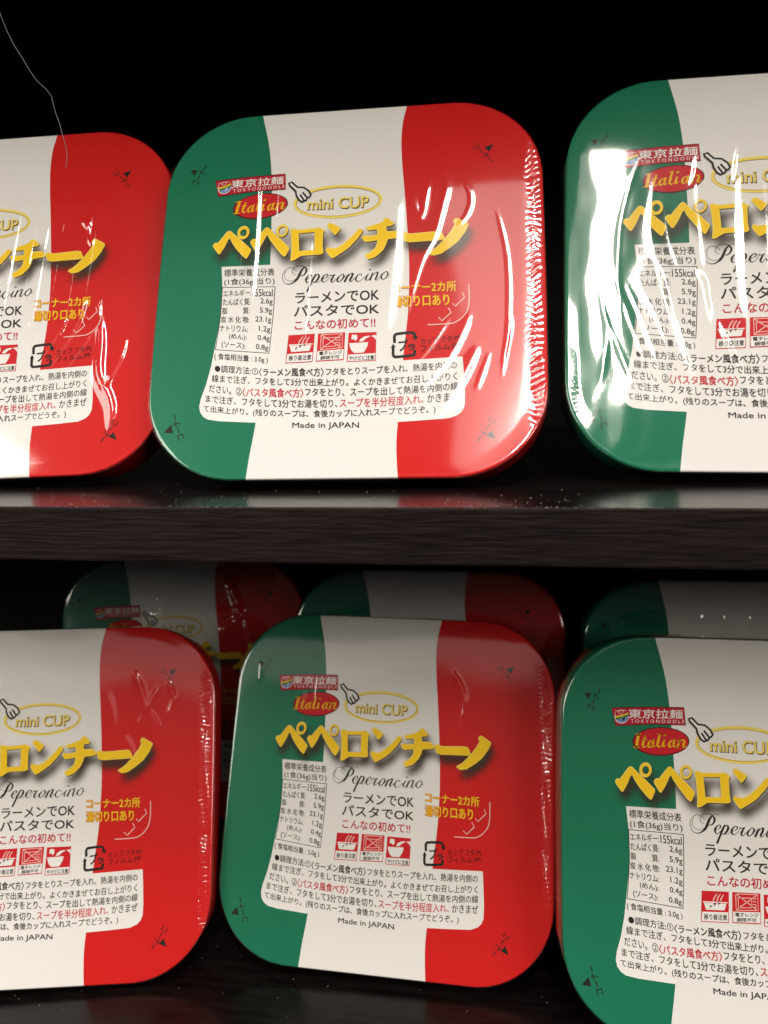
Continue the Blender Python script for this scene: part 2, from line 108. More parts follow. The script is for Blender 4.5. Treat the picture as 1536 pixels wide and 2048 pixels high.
DATA = json.loads(r'''{"stripeL":[[-22.7,-58.5],[-22.4,-57],[-21.3,-52.3],[-20.1,-47],[-19.2,-41],[-18.5,-33],[-18,-22.5],[-17.6,-7.5],[-17.6,20],[-18.6,36],[-19.13,41.08],[-19.72,45.82],[-20.39,50.67],[-20.78,54.52],[-21.1,57.5],[-21.3,60]],"stripeR":[[21.8,-58.5],[21.4,-57],[20.4,-52],[20.0,-46.7],[20.3,-38.5],[21.1,-29.5],[22.2,-16],[22.75,-7],[22.9,1],[22.7,9.5],[22.1,17],[21.5,24],[20.43,41.6],[20.14,46.5],[20.22,51.3],[20.78,58],[21.1,60]],"panL":[[-17.54,-7.0],[-32.13,-7.01],[-31.43,-0.38],[-31.36,7.36],[-31.69,12.09],[-32.47,18.84],[-33.11,23.98],[-34.19,29.56],[-35.38,33.58],[-35.71,35.84],[-35.38,37.6],[-34.39,39.02],[-32.96,39.9],[-29.5,40.47],[-19.15,41.09],[-15.85,33.58],[-14.71,18.42]],"panR":[[18.59,24.09],[21.5,23.93],[29.32,23.64],[37.86,23.32],[38.18,27.67],[38.53,34.02],[38.44,37.4],[37.85,38.83],[36.72,40.0],[34.45,40.91],[28.09,41.34],[20.44,41.7],[16.56,39.3]],"table":[[-31.43,-0.38],[-15.76,0.06],[-15.91,9.56],[-16.46,20.57],[-32.22,18.95],[-31.65,12.62],[-31.36,7.36]],"tables":[[-31.43,-0.38],[-15.76,0.06],[-15.91,9.56],[-16.46,20.57],[-32.22,18.95],[-31.65,12.62],[-31.36,7.36]],"rows":[["標準栄養成分表",[[[-31.26,-6.15],[-31.1,-3.76]],[[-16.32,-5.86],[-16.19,-3.44]]]],["(1食(36g)当り)",[[[-31.06,-3.16],[-30.89,-0.73]],[[-16.07,-2.89],[-15.94,-0.48]]]],["エネルギー:",[[[-31.11,0.55],[-30.97,2.59]],[[-22.89,0.54],[-22.76,2.68]]]],["155kcal",[[[-22.39,0.56],[-22.25,2.86]],[[-16.37,0.83],[-16.25,3.01]]]],["たんぱく質:",[[[-31.03,3.23],[-30.89,5.36]],[[-22.87,3.36],[-22.75,5.49]]]],["2.6g",[[[-19.87,3.49],[-19.75,5.62]],[[-16.32,3.75],[-16.2,5.98]]]],["脂",[[[-31.09,6.04],[-30.96,8.01]],[[-29.58,6.05],[-29.46,7.96]]]],["質:",[[[-24.91,6.14],[-24.78,8.26]],[[-22.9,6.22],[-22.79,8.23]]]],["5.9g",[[[-19.91,6.35],[-19.79,8.46]],[[-16.31,6.66],[-16.19,8.92]]]],["炭 水 化 物:",[[[-31.27,8.68],[-31.13,10.69]],[[-22.89,9.02],[-22.76,11.12]]]],["23.1g",[[[-21.04,9.09],[-20.92,11.19]],[[-16.41,9.43],[-16.29,11.63]]]],["ナトリウム:",[[[-31.39,11.31],[-31.25,13.31]],[[-23.11,11.89],[-23.0,13.88]]]],["1.2g",[[[-19.83,12.02],[-19.71,14.11]],[[-16.5,12.41],[-16.38,14.64]]]],["(めん):",[[[-28.56,14.04],[-28.43,16.02]],[[-23.29,14.75],[-23.18,16.57]]]],["0.4g",[[[-20.07,14.87],[-19.96,16.79]],[[-16.59,15.26],[-16.48,17.33]]]],["(ソース):",[[[-30.54,16.42],[-30.39,18.65]],[[-23.53,17.34],[-23.41,19.25]]]],["0.8g",[[[-20.4,17.6],[-20.29,19.57]],[[-16.83,18.09],[-16.72,20.15]]]],["( 食塩相当量 : 3.0g )",[[[-32.4,19.88],[-32.24,22.21]],[[-16.74,21.58],[-16.63,23.73]]]],["●調理方法:①",[[[-32.04,23.6],[-31.89,25.76]],[[-19.4,24.76],[-19.27,27.05]]]],["*〈ラーメン風食べ方〉",[[[-19.1,25.03],[-18.96,27.36]],[[-0.6,25.39],[-0.5,28.01]]]],["フタをとりスープを入れ、熱湯を内側の",[[[0.03,25.51],[0.11,27.72]],[[19.05,25.2],[19.1,27.49]],[[36.27,24.56],[36.27,26.83]]]],["線まで注ぎ、フタをして3分で出来上がり。よくかきまぜてお召し上がりく",[[[-32.68,26.45],[-32.53,28.7]],[[-9.36,28.25],[-9.26,30.51]],[[7.37,28.74],[7.44,30.97]],[[36.36,27.71],[36.37,30.07]]]],["ださい。②",[[[-33.31,29.49],[-33.15,31.72]],[[-23.8,30.61],[-23.64,33.13]]]],["!〈パスタ風食べ方〉",[[[-23.54,30.77],[-23.38,33.39]],[[-6.1,31.45],[-5.98,34.09]]]],["フタをとり、スープを出して熱湯を内側の線",[[[-5.63,31.26],[-5.52,33.6]],[[9.81,31.53],[9.88,34.0]],[[21.03,31.5],[21.07,33.8]],[[36.59,30.56],[36.6,32.9]]]],["まで注ぎ、フタをして3分でお湯を切り、",[[[-34.08,32.51],[-33.92,34.73]],[[-18.73,34.01],[-18.59,36.4]],[[3.54,34.68],[3.63,37.14]]]],["?スープを半分程度入れ、",[[[4.25,34.6],[4.33,37.16]],[[21.07,34.29],[21.12,36.98]],[[27.3,34.02],[27.33,36.45]]]],["かきまぜ",[[[28.32,34.0],[28.34,36.43]],[[36.69,33.58],[36.69,36.01]]]],["て出来上がり。(残りのスープは、食後カップに入れスープでどうぞ。)",[[[-34.5,35.52],[-34.34,37.78]],[[-21.47,36.93],[-21.32,39.32]],[[-4.16,37.74],[-4.06,40.05]],[[9.98,37.68],[10.05,40.22]],[[21.13,37.56],[21.17,40.13]],[[30.54,37.11],[30.56,39.62]]]]],"slogan":[["ラーメンでOK",[[[-9.69,2.35],[-9.55,5.52]],[[14.4,2.1],[14.48,5.49]]]],["パスタでOK",[[[-9.91,6.24],[-9.75,9.7]],[[14.5,6.43],[14.57,9.64]]]]],"slogan_red":["こんなの初めて!!",[[[-9.45,10.86],[-9.31,13.77]],[[13.55,10.73],[13.62,13.71]]]],"origin":["Made in JAPAN",[[[-8.75,41.27],[-8.66,43.27]],[[9.76,41.57],[9.82,43.65]]]],"note":[["コーナー2カ所",[[[18.16,0.46],[18.34,3.51]],[[36.02,0.65],[36.15,3.71]]]],["湯切り口あり",[[[18.24,4.52],[18.44,7.79]],[[34.07,4.49],[34.23,7.93]]]]],"mat":[["カップ·フタ:PS",[[[26.34,17.52],[26.41,19.48]],[[37.16,16.73],[37.21,18.68]]]],["フィルム:PP",[[[26.42,19.69],[26.49,21.68]],[[37.08,19.02],[37.13,20.88]]]]],"check":[[[39.59,2.0],[39.69,6.46],[39.28,9.45],[38.34,11.04],[37.26,12.21],[35.94,13.03],[34.84,13.37],[31.72,13.53],[28.35,13.58]],[[35.11,7.44],[35.81,8.32],[38.42,5.71],[37.85,4.39]],[[31.29,11.54],[32.22,12.52],[34.74,10.09],[33.94,8.8]]],"rec":[[[19.12,18.36],[19.02,16.82],[19.26,16.24],[19.92,15.97],[23.48,15.69],[24.25,15.87],[24.61,16.37],[24.83,16.97]],[[24.73,21.21],[24.63,22.08],[24.08,22.46],[19.78,22.82],[19.04,22.63],[18.79,22.1],[18.73,20.1]]],"rech":[[[23.96,16.95],[25.62,16.82],[25.01,18.1]],[[18.1,20.09],[19.43,19.98],[18.71,18.86]]],"rect":[["プ",[[[20.24,17.87],[20.38,21.2]],[[22.66,17.67],[22.79,20.85]]]],["ラ",[[[22.79,19.24],[22.87,21.06]],[[24.85,19.23],[24.91,20.89]]]]],"title":[[[-35.19,-13.79],[-34.61,-14.76],[-33.66,-14.71],[-32.79,-15.88],[-31.24,-18.03],[-30.66,-18.44],[-30.09,-18.37],[-29.54,-17.84],[-28.05,-16.41],[-25.84,-14.38],[-23.45,-12.0],[-24.73,-9.14],[-25.93,-10.19],[-27.94,-12.5],[-29.41,-14.75],[-30.04,-16.22],[-30.71,-15.71],[-31.6,-13.42],[-33.06,-10.82]],[[-23.92,-14.48],[-23.09,-15.46],[-22.34,-15.31],[-20.9,-17.16],[-19.74,-18.63],[-19.16,-19.03],[-18.7,-18.87],[-18.25,-18.33],[-16.8,-16.82],[-14.26,-14.35],[-12.03,-11.89],[-13.31,-9.24],[-14.39,-10.1],[-16.53,-12.93],[-18.05,-15.08],[-18.76,-16.72],[-19.33,-16.13],[-20.42,-13.65],[-21.98,-11.15]],[[-1.2,-18.57],[-0.49,-19.53],[0.91,-18.88],[2.93,-17.44],[1.31,-15.41],[0.37,-16.55]],[[-1.3,-10.69],[-0.78,-11.72],[0.02,-11.23],[1.56,-11.14],[3.42,-12.17],[5.98,-14.51],[8.32,-17.3],[9.51,-16.46],[7.92,-14.09],[5.39,-11.21],[3.19,-9.62],[0.69,-8.01],[-0.23,-9.03]],[[10.07,-17.24],[10.64,-17.45],[13.28,-18.27],[15.11,-19.01],[15.63,-20.03],[16.45,-20.12],[17.7,-18.92],[18.33,-18.21],[17.77,-17.65],[16.02,-17.48],[16.25,-15.75],[19.53,-15.75],[20.55,-14.22],[20.35,-13.77],[16.51,-13.34],[16.24,-12.1],[15.43,-10.09],[13.46,-8.12],[11.2,-7.19],[10.07,-8.48],[11.75,-9.43],[13.07,-10.63],[13.67,-12.19],[13.67,-13.22],[10.14,-12.73],[9.1,-14.3],[9.53,-14.74],[11.65,-14.55],[13.72,-14.93],[13.61,-16.65],[10.82,-16.41]],[[20.52,-14.91],[21.79,-15.21],[22.88,-14.6],[31.79,-15.08],[32.84,-12.86],[32.63,-12.3],[21.62,-12.02]],[[35.31,-18.18],[36.22,-18.96],[39.74,-16.86],[38.66,-14.48],[36.66,-11.58],[33.93,-9.4],[31.66,-7.89],[29.58,-7.52],[28.13,-8.37],[30.4,-9.76],[32.86,-12.4],[34.85,-15.08],[35.83,-17.0]]],"ro":[[[-11.99,-17.84],[-11.33,-18.15],[-9.73,-17.69],[-5.05,-17.88],[-3.51,-18.16],[-1.89,-17.15],[-2.4,-16.01],[-2.33,-11.81],[-2.02,-9.83],[-2.96,-9.49],[-8.57,-9.4],[-10.61,-8.0],[-11.57,-7.84],[-11.3,-10.87],[-11.63,-15.45]],[[-9.55,-16.59],[-4.88,-16.78],[-4.71,-11.11],[-9.16,-10.92]]],"rings":[[[[-24.45,-17.82],[-24.5,-17.35],[-24.64,-16.9],[-24.85,-16.49],[-25.13,-16.15],[-25.47,-15.88],[-25.84,-15.7],[-26.22,-15.63],[-26.61,-15.66],[-26.97,-15.8],[-27.29,-16.03],[-27.56,-16.35],[-27.76,-16.74],[-27.88,-17.18],[-27.92,-17.64],[-27.86,-18.11],[-27.73,-18.56],[-27.51,-18.97],[-27.23,-19.32],[-26.89,-19.59],[-26.52,-19.76],[-26.13,-19.84],[-25.75,-19.8],[-25.39,-19.67],[-25.06,-19.43],[-24.79,-19.11],[-24.6,-18.72],[-24.48,-18.29]],[[-25.2,-17.78],[-25.23,-17.52],[-25.31,-17.27],[-25.43,-17.05],[-25.59,-16.85],[-25.78,-16.71],[-25.98,-16.61],[-26.2,-16.57],[-26.42,-16.59],[-26.63,-16.66],[-26.81,-16.79],[-26.96,-16.97],[-27.07,-17.18],[-27.14,-17.42],[-27.16,-17.68],[-27.13,-17.94],[-27.05,-18.19],[-26.93,-18.42],[-26.77,-18.61],[-26.58,-18.76],[-26.37,-18.86],[-26.15,-18.9],[-25.94,-18.88],[-25.73,-18.8],[-25.55,-18.67],[-25.4,-18.5],[-25.28,-18.28],[-25.22,-18.04]]],[[[-12.82,-17.81],[-12.88,-17.37],[-13.02,-16.96],[-13.23,-16.58],[-13.5,-16.26],[-13.82,-16.01],[-14.18,-15.85],[-14.56,-15.78],[-14.93,-15.81],[-15.28,-15.94],[-15.59,-16.15],[-15.84,-16.44],[-16.03,-16.8],[-16.15,-17.2],[-16.18,-17.63],[-16.12,-18.07],[-15.99,-18.48],[-15.78,-18.86],[-15.5,-19.19],[-15.18,-19.43],[-14.82,-19.6],[-14.44,-19.66],[-14.07,-19.63],[-13.72,-19.51],[-13.41,-19.29],[-13.15,-19.0],[-12.96,-18.64],[-12.85,-18.24]],[[-13.46,-17.78],[-13.49,-17.48],[-13.58,-17.2],[-13.71,-16.95],[-13.88,-16.73],[-14.08,-16.57],[-14.3,-16.46],[-14.54,-16.42],[-14.77,-16.44],[-14.99,-16.52],[-15.18,-16.67],[-15.34,-16.86],[-15.46,-17.11],[-15.52,-17.38],[-15.54,-17.67],[-15.51,-17.96],[-15.42,-18.24],[-15.29,-18.49],[-15.12,-18.71],[-14.92,-18.87],[-14.69,-18.98],[-14.46,-19.03],[-14.23,-19.01],[-14.01,-18.92],[-13.82,-18.78],[-13.66,-18.58],[-13.54,-18.34],[-13.47,-18.06]]]],"fork":[[-13.24,-33.3],[-12.37,-33.6],[-10.63,-31.81],[-8.68,-31.6],[-7.15,-30.37],[-6.48,-28.98],[-7.01,-28.23],[-7.53,-28.03],[-7.89,-27.33],[-8.66,-27.08],[-9.01,-26.81],[-10.0,-27.53],[-10.81,-29.0],[-11.1,-30.49],[-13.05,-32.57]],"prong":[[[-8.87,-29.86],[-7.56,-28.2]],[[-9.61,-29.14],[-8.52,-27.39]]],"script":[[[-7.33,-5.83,0.31],[-8.21,-4.72,0.66],[-8.78,-3.41,0.79],[-9.51,-1.93,0.71],[-10.61,-0.96,0.38],[-11.84,-0.55,0.24],[-13.04,-1.11,0.14],[-13.75,-2.58,0.13],[-13.55,-4.11,0.13],[-12.6,-5.37,0.13],[-11.37,-5.75,0.13],[-10.17,-5.14,0.13],[-9.71,-4.33,0.09]],[[-9.81,-2.21,0.11],[-10.59,-1.64,0.11],[-11.65,-1.58,0.11],[-12.85,-2.33,0.11],[-13.19,-3.52,0.09],[-12.77,-4.76,0.08]],[[-9.77,-3.35,0.11],[-10.67,-3.82,0.13],[-10.86,-4.87,0.13],[-10.3,-5.81,0.13],[-9.07,-6.22,0.14],[-7.86,-6.03,0.22],[-6.97,-5.33,0.47],[-6.77,-4.51,0.63],[-7.34,-3.42,0.39],[-8.19,-2.99,0.22],[-8.64,-3.11,0.14]],[[-7.41,-5.83,0.14],[-6.49,-6.19,0.14],[-5.4,-6.01,0.11]],[[-6.8,-1.72,0.13],[-5.72,-2.16,0.14],[-5.17,-2.8,0.38],[-5.38,-3.2,0.24],[-6.07,-2.97,0.31],[-6.74,-1.95,0.6],[-6.67,-1.05,0.39],[-6.23,-0.75,0.2],[-5.45,-1.25,0.13],[-4.66,-2.22,0.13]],[[-3.94,-3.32,0.38],[-4.67,-1.92,0.63],[-5.33,-0.38,0.57],[-6.24,1.8,0.6]],[[-4.67,-2.07,0.13],[-3.72,-3.15,0.2],[-3.15,-3.14,0.44],[-3.08,-2.32,0.63],[-3.8,-1.11,0.47],[-4.39,-0.74,0.24],[-4.86,-0.94,0.14]],[[-3.88,-0.89,0.13],[-3.06,-0.85,0.13],[-2.09,-1.78,0.13]],[[-2.09,-1.66,0.14],[-1.06,-2.07,0.14],[-0.43,-2.71,0.39],[-0.68,-3.16,0.24],[-1.4,-2.9,0.31],[-2.08,-1.93,0.6],[-1.97,-0.96,0.39],[-1.53,-0.74,0.2],[-0.61,-1.3,0.13],[0.35,-2.68,0.13]],[[0.21,-2.89,0.28],[0.77,-2.67,0.25],[1.6,-2.93,0.35]],[[1.4,-2.77,0.31],[0.76,-1.65,0.63],[0.58,-0.93,0.47],[1.02,-0.62,0.2],[1.95,-1.58,0.13]],[[3.4,-2.79,0.16],[2.45,-1.76,0.55],[2.37,-0.89,0.47],[2.96,-0.67,0.2],[3.87,-1.55,0.41],[4.21,-2.54,0.47],[3.7,-3.03,0.2],[3.25,-2.78,0.14]],[[3.94,-1.62,0.11],[5.11,-2.64,0.11]],[[5.64,-2.92,0.28],[5.07,-1.89,0.6],[4.5,-0.66,0.6]],[[4.88,-1.43,0.13],[5.93,-2.75,0.19],[6.77,-3.07,0.47],[6.45,-1.97,0.63],[5.96,-0.96,0.54],[6.39,-0.63,0.2],[7.33,-1.61,0.13]],[[9.34,-2.31,0.3],[9.0,-2.87,0.17],[8.15,-2.44,0.3],[7.65,-1.29,0.51],[8.1,-0.53,0.26],[9.06,-0.76,0.13],[10.32,-1.99,0.13]],[[11.26,-2.76,0.26],[10.65,-1.62,0.51],[10.56,-0.97,0.38],[11.1,-0.78,0.15],[11.87,-1.56,0.11]],[[11.6,-3.98,0.43],[11.81,-4.02,0.43]],[[12.54,-3.05,0.26],[12.18,-2.02,0.51],[11.74,-0.82,0.51]],[[12.08,-1.72,0.11],[13.09,-2.79,0.19],[13.94,-3.1,0.38],[13.64,-1.83,0.51],[13.34,-0.96,0.43],[13.78,-0.73,0.15],[14.86,-1.89,0.11]],[[16.08,-3.07,0.17],[15.07,-2.23,0.43],[14.98,-1.26,0.43],[15.59,-0.85,0.19],[16.53,-1.58,0.34],[16.83,-2.66,0.38],[16.33,-3.29,0.19],[15.86,-2.94,0.13]],[[16.7,-1.92,0.11],[17.59,-2.23,0.09]]],"italian":[[[-28.03,-28.01,0.88],[-28.4,-26.15,0.92],[-28.78,-24.34,0.92]],[[-29.07,-28.06,0.28],[-27.27,-28.14,0.28]],[[-29.64,-24.22,0.28],[-27.74,-24.31,0.28]],[[-26.12,-27.62,0.56],[-26.68,-25.83,0.8],[-26.89,-24.83,0.72],[-26.31,-24.38,0.3],[-25.5,-25.05,0.2]],[[-27.14,-26.51,0.28],[-25.6,-26.68,0.28]],[[-23.92,-26.52,0.32],[-24.82,-26.12,0.52],[-25.3,-25.1,0.72],[-24.96,-24.4,0.4],[-24.04,-25.26,0.24]],[[-23.56,-26.68,0.6],[-23.98,-25.37,0.72],[-23.92,-24.61,0.52],[-23.16,-25.01,0.2]],[[-21.75,-28.46,0.64],[-22.33,-26.44,0.84],[-22.56,-25.04,0.72],[-22.02,-24.59,0.32],[-21.27,-25.26,0.2]],[[-22.52,-28.42,0.24],[-21.59,-28.55,0.24]],[[-20.58,-26.68,0.6],[-20.93,-25.51,0.76],[-20.87,-24.82,0.52],[-20.14,-25.31,0.2]],[[-20.47,-28.12,0.68],[-20.23,-28.21,0.68]],[[-17.87,-26.81,0.32],[-18.77,-26.41,0.52],[-19.23,-25.39,0.72],[-18.89,-24.7,0.4],[-18.04,-25.55,0.24]],[[-17.49,-26.97,0.6],[-17.92,-25.66,0.72],[-17.86,-24.91,0.52],[-17.18,-25.29,0.2]],[[-16.09,-26.89,0.56],[-16.46,-25.73,0.72],[-16.8,-24.76,0.72]],[[-16.5,-25.92,0.24],[-15.56,-26.92,0.36],[-14.7,-26.8,0.64],[-15.0,-25.8,0.76],[-15.1,-25.1,0.6],[-14.58,-24.89,0.24],[-14.03,-25.55,0.16]],[[-16.89,-26.7,0.2],[-16.09,-26.97,0.24]]],"badge":[[-35.88,-35.58],[-25.5,-36.28],[-14.54,-36.58],[-14.19,-31.4],[-24.81,-31.22],[-34.75,-30.27]],"badget":[["東京拉麺",[[[-30.84,-35.45],[-30.89,-32.7]],[[-14.95,-35.86],[-15.03,-33.24]]]],["T O K Y O N O O D L E",[[[-30.23,-32.39],[-30.25,-31.38]],[[-14.54,-32.94],[-14.57,-31.94]]]]],"blogo":{"ring":[[-30.84,-33.17],[-30.88,-32.77],[-31.01,-32.39],[-31.21,-32.03],[-31.48,-31.71],[-31.81,-31.45],[-32.17,-31.24],[-32.57,-31.11],[-32.99,-31.05],[-33.4,-31.08],[-33.79,-31.17],[-34.16,-31.34],[-34.47,-31.58],[-34.73,-31.87],[-34.92,-32.21],[-35.04,-32.59],[-35.07,-32.98],[-35.03,-33.38],[-34.9,-33.76],[-34.7,-34.12],[-34.43,-34.44],[-34.1,-34.71],[-33.73,-34.91],[-33.33,-35.04],[-32.92,-35.1],[-32.51,-35.08],[-32.11,-34.98],[-31.75,-34.81],[-31.43,-34.57],[-31.17,-34.27],[-30.98,-33.93],[-30.87,-33.56]],"inner":[[-31.08,-33.16],[-31.12,-32.81],[-31.23,-32.47],[-31.41,-32.16],[-31.65,-31.88],[-31.94,-31.64],[-32.26,-31.46],[-32.62,-31.35],[-32.98,-31.3],[-33.35,-31.31],[-33.7,-31.4],[-34.02,-31.55],[-34.3,-31.76],[-34.53,-32.02],[-34.7,-32.32],[-34.8,-32.65],[-34.83,-32.99],[-34.79,-33.34],[-34.68,-33.68],[-34.5,-34.0],[-34.26,-34.28],[-33.97,-34.51],[-33.64,-34.69],[-33.29,-34.81],[-32.92,-34.86],[-32.56,-34.84],[-32.21,-34.75],[-31.89,-34.6],[-31.61,-34.39],[-31.38,-34.13],[-31.21,-33.83],[-31.11,-33.5]],"red":[[-34.8,-33.5],[-34.58,-34.93],[-33.58,-34.16],[-33.08,-34.18],[-32.15,-35.03],[-31.45,-34.86],[-31.26,-34.26],[-33.29,-33.46]],"yellow":[[-34.9,-33.39],[-34.6,-33.2],[-32.78,-33.69],[-31.06,-34.47],[-30.96,-34.07],[-32.59,-33.19],[-34.71,-32.65]],"green":[[-34.71,-32.59],[-32.59,-33.19],[-30.92,-33.97],[-30.91,-33.37],[-32.39,-32.76],[-34.42,-32.1]],"blue":[[-34.42,-32.06],[-32.39,-32.71],[-30.92,-33.3],[-31.09,-32.45],[-31.81,-31.61],[-32.98,-31.26],[-33.92,-31.52]],"white":[[-32.6,-32.69],[-31.98,-33.12],[-31.89,-32.62],[-32.2,-32.1],[-32.81,-31.81]]},"flame":[[[-34.8,-33.5],[-34.58,-34.89],[-33.58,-34.0],[-32.94,-33.98],[-32.05,-34.99],[-31.45,-34.76]]],"iell":[[-13.25,-26.67],[-13.34,-26.12],[-13.56,-25.57],[-13.93,-25.03],[-14.42,-24.52],[-15.03,-24.03],[-15.76,-23.59],[-16.58,-23.19],[-17.49,-22.84],[-18.46,-22.55],[-19.49,-22.32],[-20.56,-22.16],[-21.64,-22.07],[-22.73,-22.05],[-23.79,-22.11],[-24.82,-22.23],[-25.79,-22.43],[-26.69,-22.69],[-27.51,-23.01],[-28.22,-23.39],[-28.82,-23.82],[-29.3,-24.29],[-29.64,-24.8],[-29.84,-25.33],[-29.91,-25.88],[-29.82,-26.44],[-29.6,-26.99],[-29.24,-27.53],[-28.74,-28.05],[-28.12,-28.54],[-27.39,-29.0],[-26.56,-29.4],[-25.64,-29.75],[-24.65,-30.04],[-23.61,-30.27],[-22.53,-30.42],[-21.44,-30.51],[-20.35,-30.52],[-19.28,-30.46],[-18.26,-30.33],[-17.29,-30.13],[-16.39,-29.86],[-15.59,-29.54],[-14.88,-29.15],[-14.3,-28.72],[-13.83,-28.25],[-13.5,-27.75],[-13.3,-27.22]],"iell2":[[-13.6,-26.69],[-13.69,-26.19],[-13.9,-25.69],[-14.25,-25.19],[-14.71,-24.72],[-15.3,-24.28],[-15.99,-23.87],[-16.77,-23.5],[-17.63,-23.18],[-18.56,-22.91],[-19.55,-22.7],[-20.56,-22.55],[-21.59,-22.47],[-22.63,-22.45],[-23.64,-22.5],[-24.62,-22.61],[-25.55,-22.79],[-26.41,-23.03],[-27.18,-23.32],[-27.86,-23.67],[-28.43,-24.06],[-28.88,-24.49],[-29.21,-24.95],[-29.41,-25.44],[-29.47,-25.94],[-29.39,-26.45],[-29.17,-26.96],[-28.83,-27.46],[-28.36,-27.93],[-27.77,-28.38],[-27.07,-28.8],[-26.28,-29.17],[-25.4,-29.49],[-24.46,-29.76],[-23.47,-29.97],[-22.45,-30.11],[-21.41,-30.19],[-20.37,-30.2],[-19.35,-30.15],[-18.38,-30.03],[-17.45,-29.85],[-16.6,-29.61],[-15.83,-29.31],[-15.16,-28.96],[-14.6,-28.57],[-14.16,-28.14],[-13.84,-27.68],[-13.66,-27.19]],"mini":["mini CUP",[[[-7.42,-27.77],[-7.27,-24.13]],[[10.66,-27.59],[10.75,-24.0]]]],"tri":[[[-43.98,-39.76],[-41.86,-39.79],[-42.77,-37.82]],[[44.11,-41.53],[46.84,-42.34],[45.56,-39.86]],[[-45.47,43.47],[-42.74,43.67],[-43.53,41.17]],[[44.02,46.09],[45.46,44.61],[46.64,47.18]]],"tric":[[[-42.45,-34.91],[-39.2,-41.18]],[[41.34,-42.57],[46.31,-36.63]],[[-40.22,45.55],[-42.95,38.03]],[[46.07,41.17],[41.65,47.56]]],"ic1":{"o":[[-11.08,15.29],[-3.53,15.07],[-3.85,23.58],[-11.55,23.79]],"w":[[-11.14,21.01],[-3.89,20.7],[-4.04,23.36],[-11.36,23.56]],"rim":[[-10.83,18.17],[-3.99,17.98],[-4.05,18.29],[-10.77,18.5]],"bowl":[[-10.59,18.58],[-4.35,18.48],[-4.92,20.23],[-10.04,20.4]],"st":[[[-6.91,15.93,0.29],[-7.58,16.85,0.32],[-7.99,17.87,0.32]],[[-5.99,15.97,0.29],[-6.63,16.91,0.32],[-6.99,18.05,0.32]],[[-5.08,16.11,0.29],[-5.72,17.09,0.32],[-5.91,17.97,0.32]]],"ar":[[[-8.86,19.17],[-8.16,19.06],[-8.91,19.92]],[[-7.89,18.48],[-7.06,18.3],[-7.6,19.33]],[[-6.68,18.27],[-5.92,18.16],[-6.45,18.88]]],"t":[["移り香注意",[[[-10.65,21.56],[-10.7,23.14]],[[-4.27,21.34],[-4.33,22.89]]]]]},"ic2":{"o":[[-2.58,15.07],[5.15,14.96],[4.97,23.27],[-2.84,23.51]],"w":[[-2.53,20.39],[4.9,20.06],[4.8,22.98],[-2.68,23.23]],"ln":[[[-1.65,15.5],[4.38,15.33],[4.39,19.58],[-1.7,19.96],[-1.65,15.5]],[[-1.06,16.51],[2.65,16.4],[2.58,18.97],[-1.04,19.26],[-1.06,16.51]],[[-1.47,15.61],[4.14,19.57]],[[4.25,15.46],[-1.7,19.87]],[[3.02,16.53],[3.89,16.53]],[[2.99,17.28],[3.86,17.28]],[[2.95,18.08],[3.76,18.08],[3.8,18.76],[3.05,18.81]]],"t":[["電子レンジ",[[[-1.98,20.63],[-2.02,21.7]],[[4.41,20.37],[4.37,21.39]]]],["調理不可",[[[-1.59,22.0],[-1.63,23.03]],[[3.79,21.73],[3.75,22.78]]]]]},"ic3":{"o":[[6.1,15.18],[14.0,15.19],[13.92,23.8],[5.85,23.85]],"w":[[6.2,21.74],[13.81,21.52],[13.68,23.6],[6.07,23.65]],"bowl":[[6.35,18.36],[11.76,18.18],[11.49,19.45],[10.97,20.48],[10.5,21.24],[7.87,21.3],[7.15,20.58],[6.7,19.68]],"sp":[[[7.09,15.79],[8.52,15.87],[8.65,17.02],[8.11,17.72],[7.64,17.1],[6.97,17.25]],[[9.14,17.95],[9.54,17.11],[10.59,16.46],[12.0,16.22],[12.12,16.59],[11.12,16.98],[10.32,17.86]],[[12.44,16.31],[13.88,16.07],[14.11,17.99],[13.48,16.95]]],"t":[["やけどに注意",[[[6.5,22.19],[6.57,23.48]],[[13.44,22.08],[13.5,23.43]]]]]}}''')
CX = 4.3                                        # artwork x of the pack's centre line

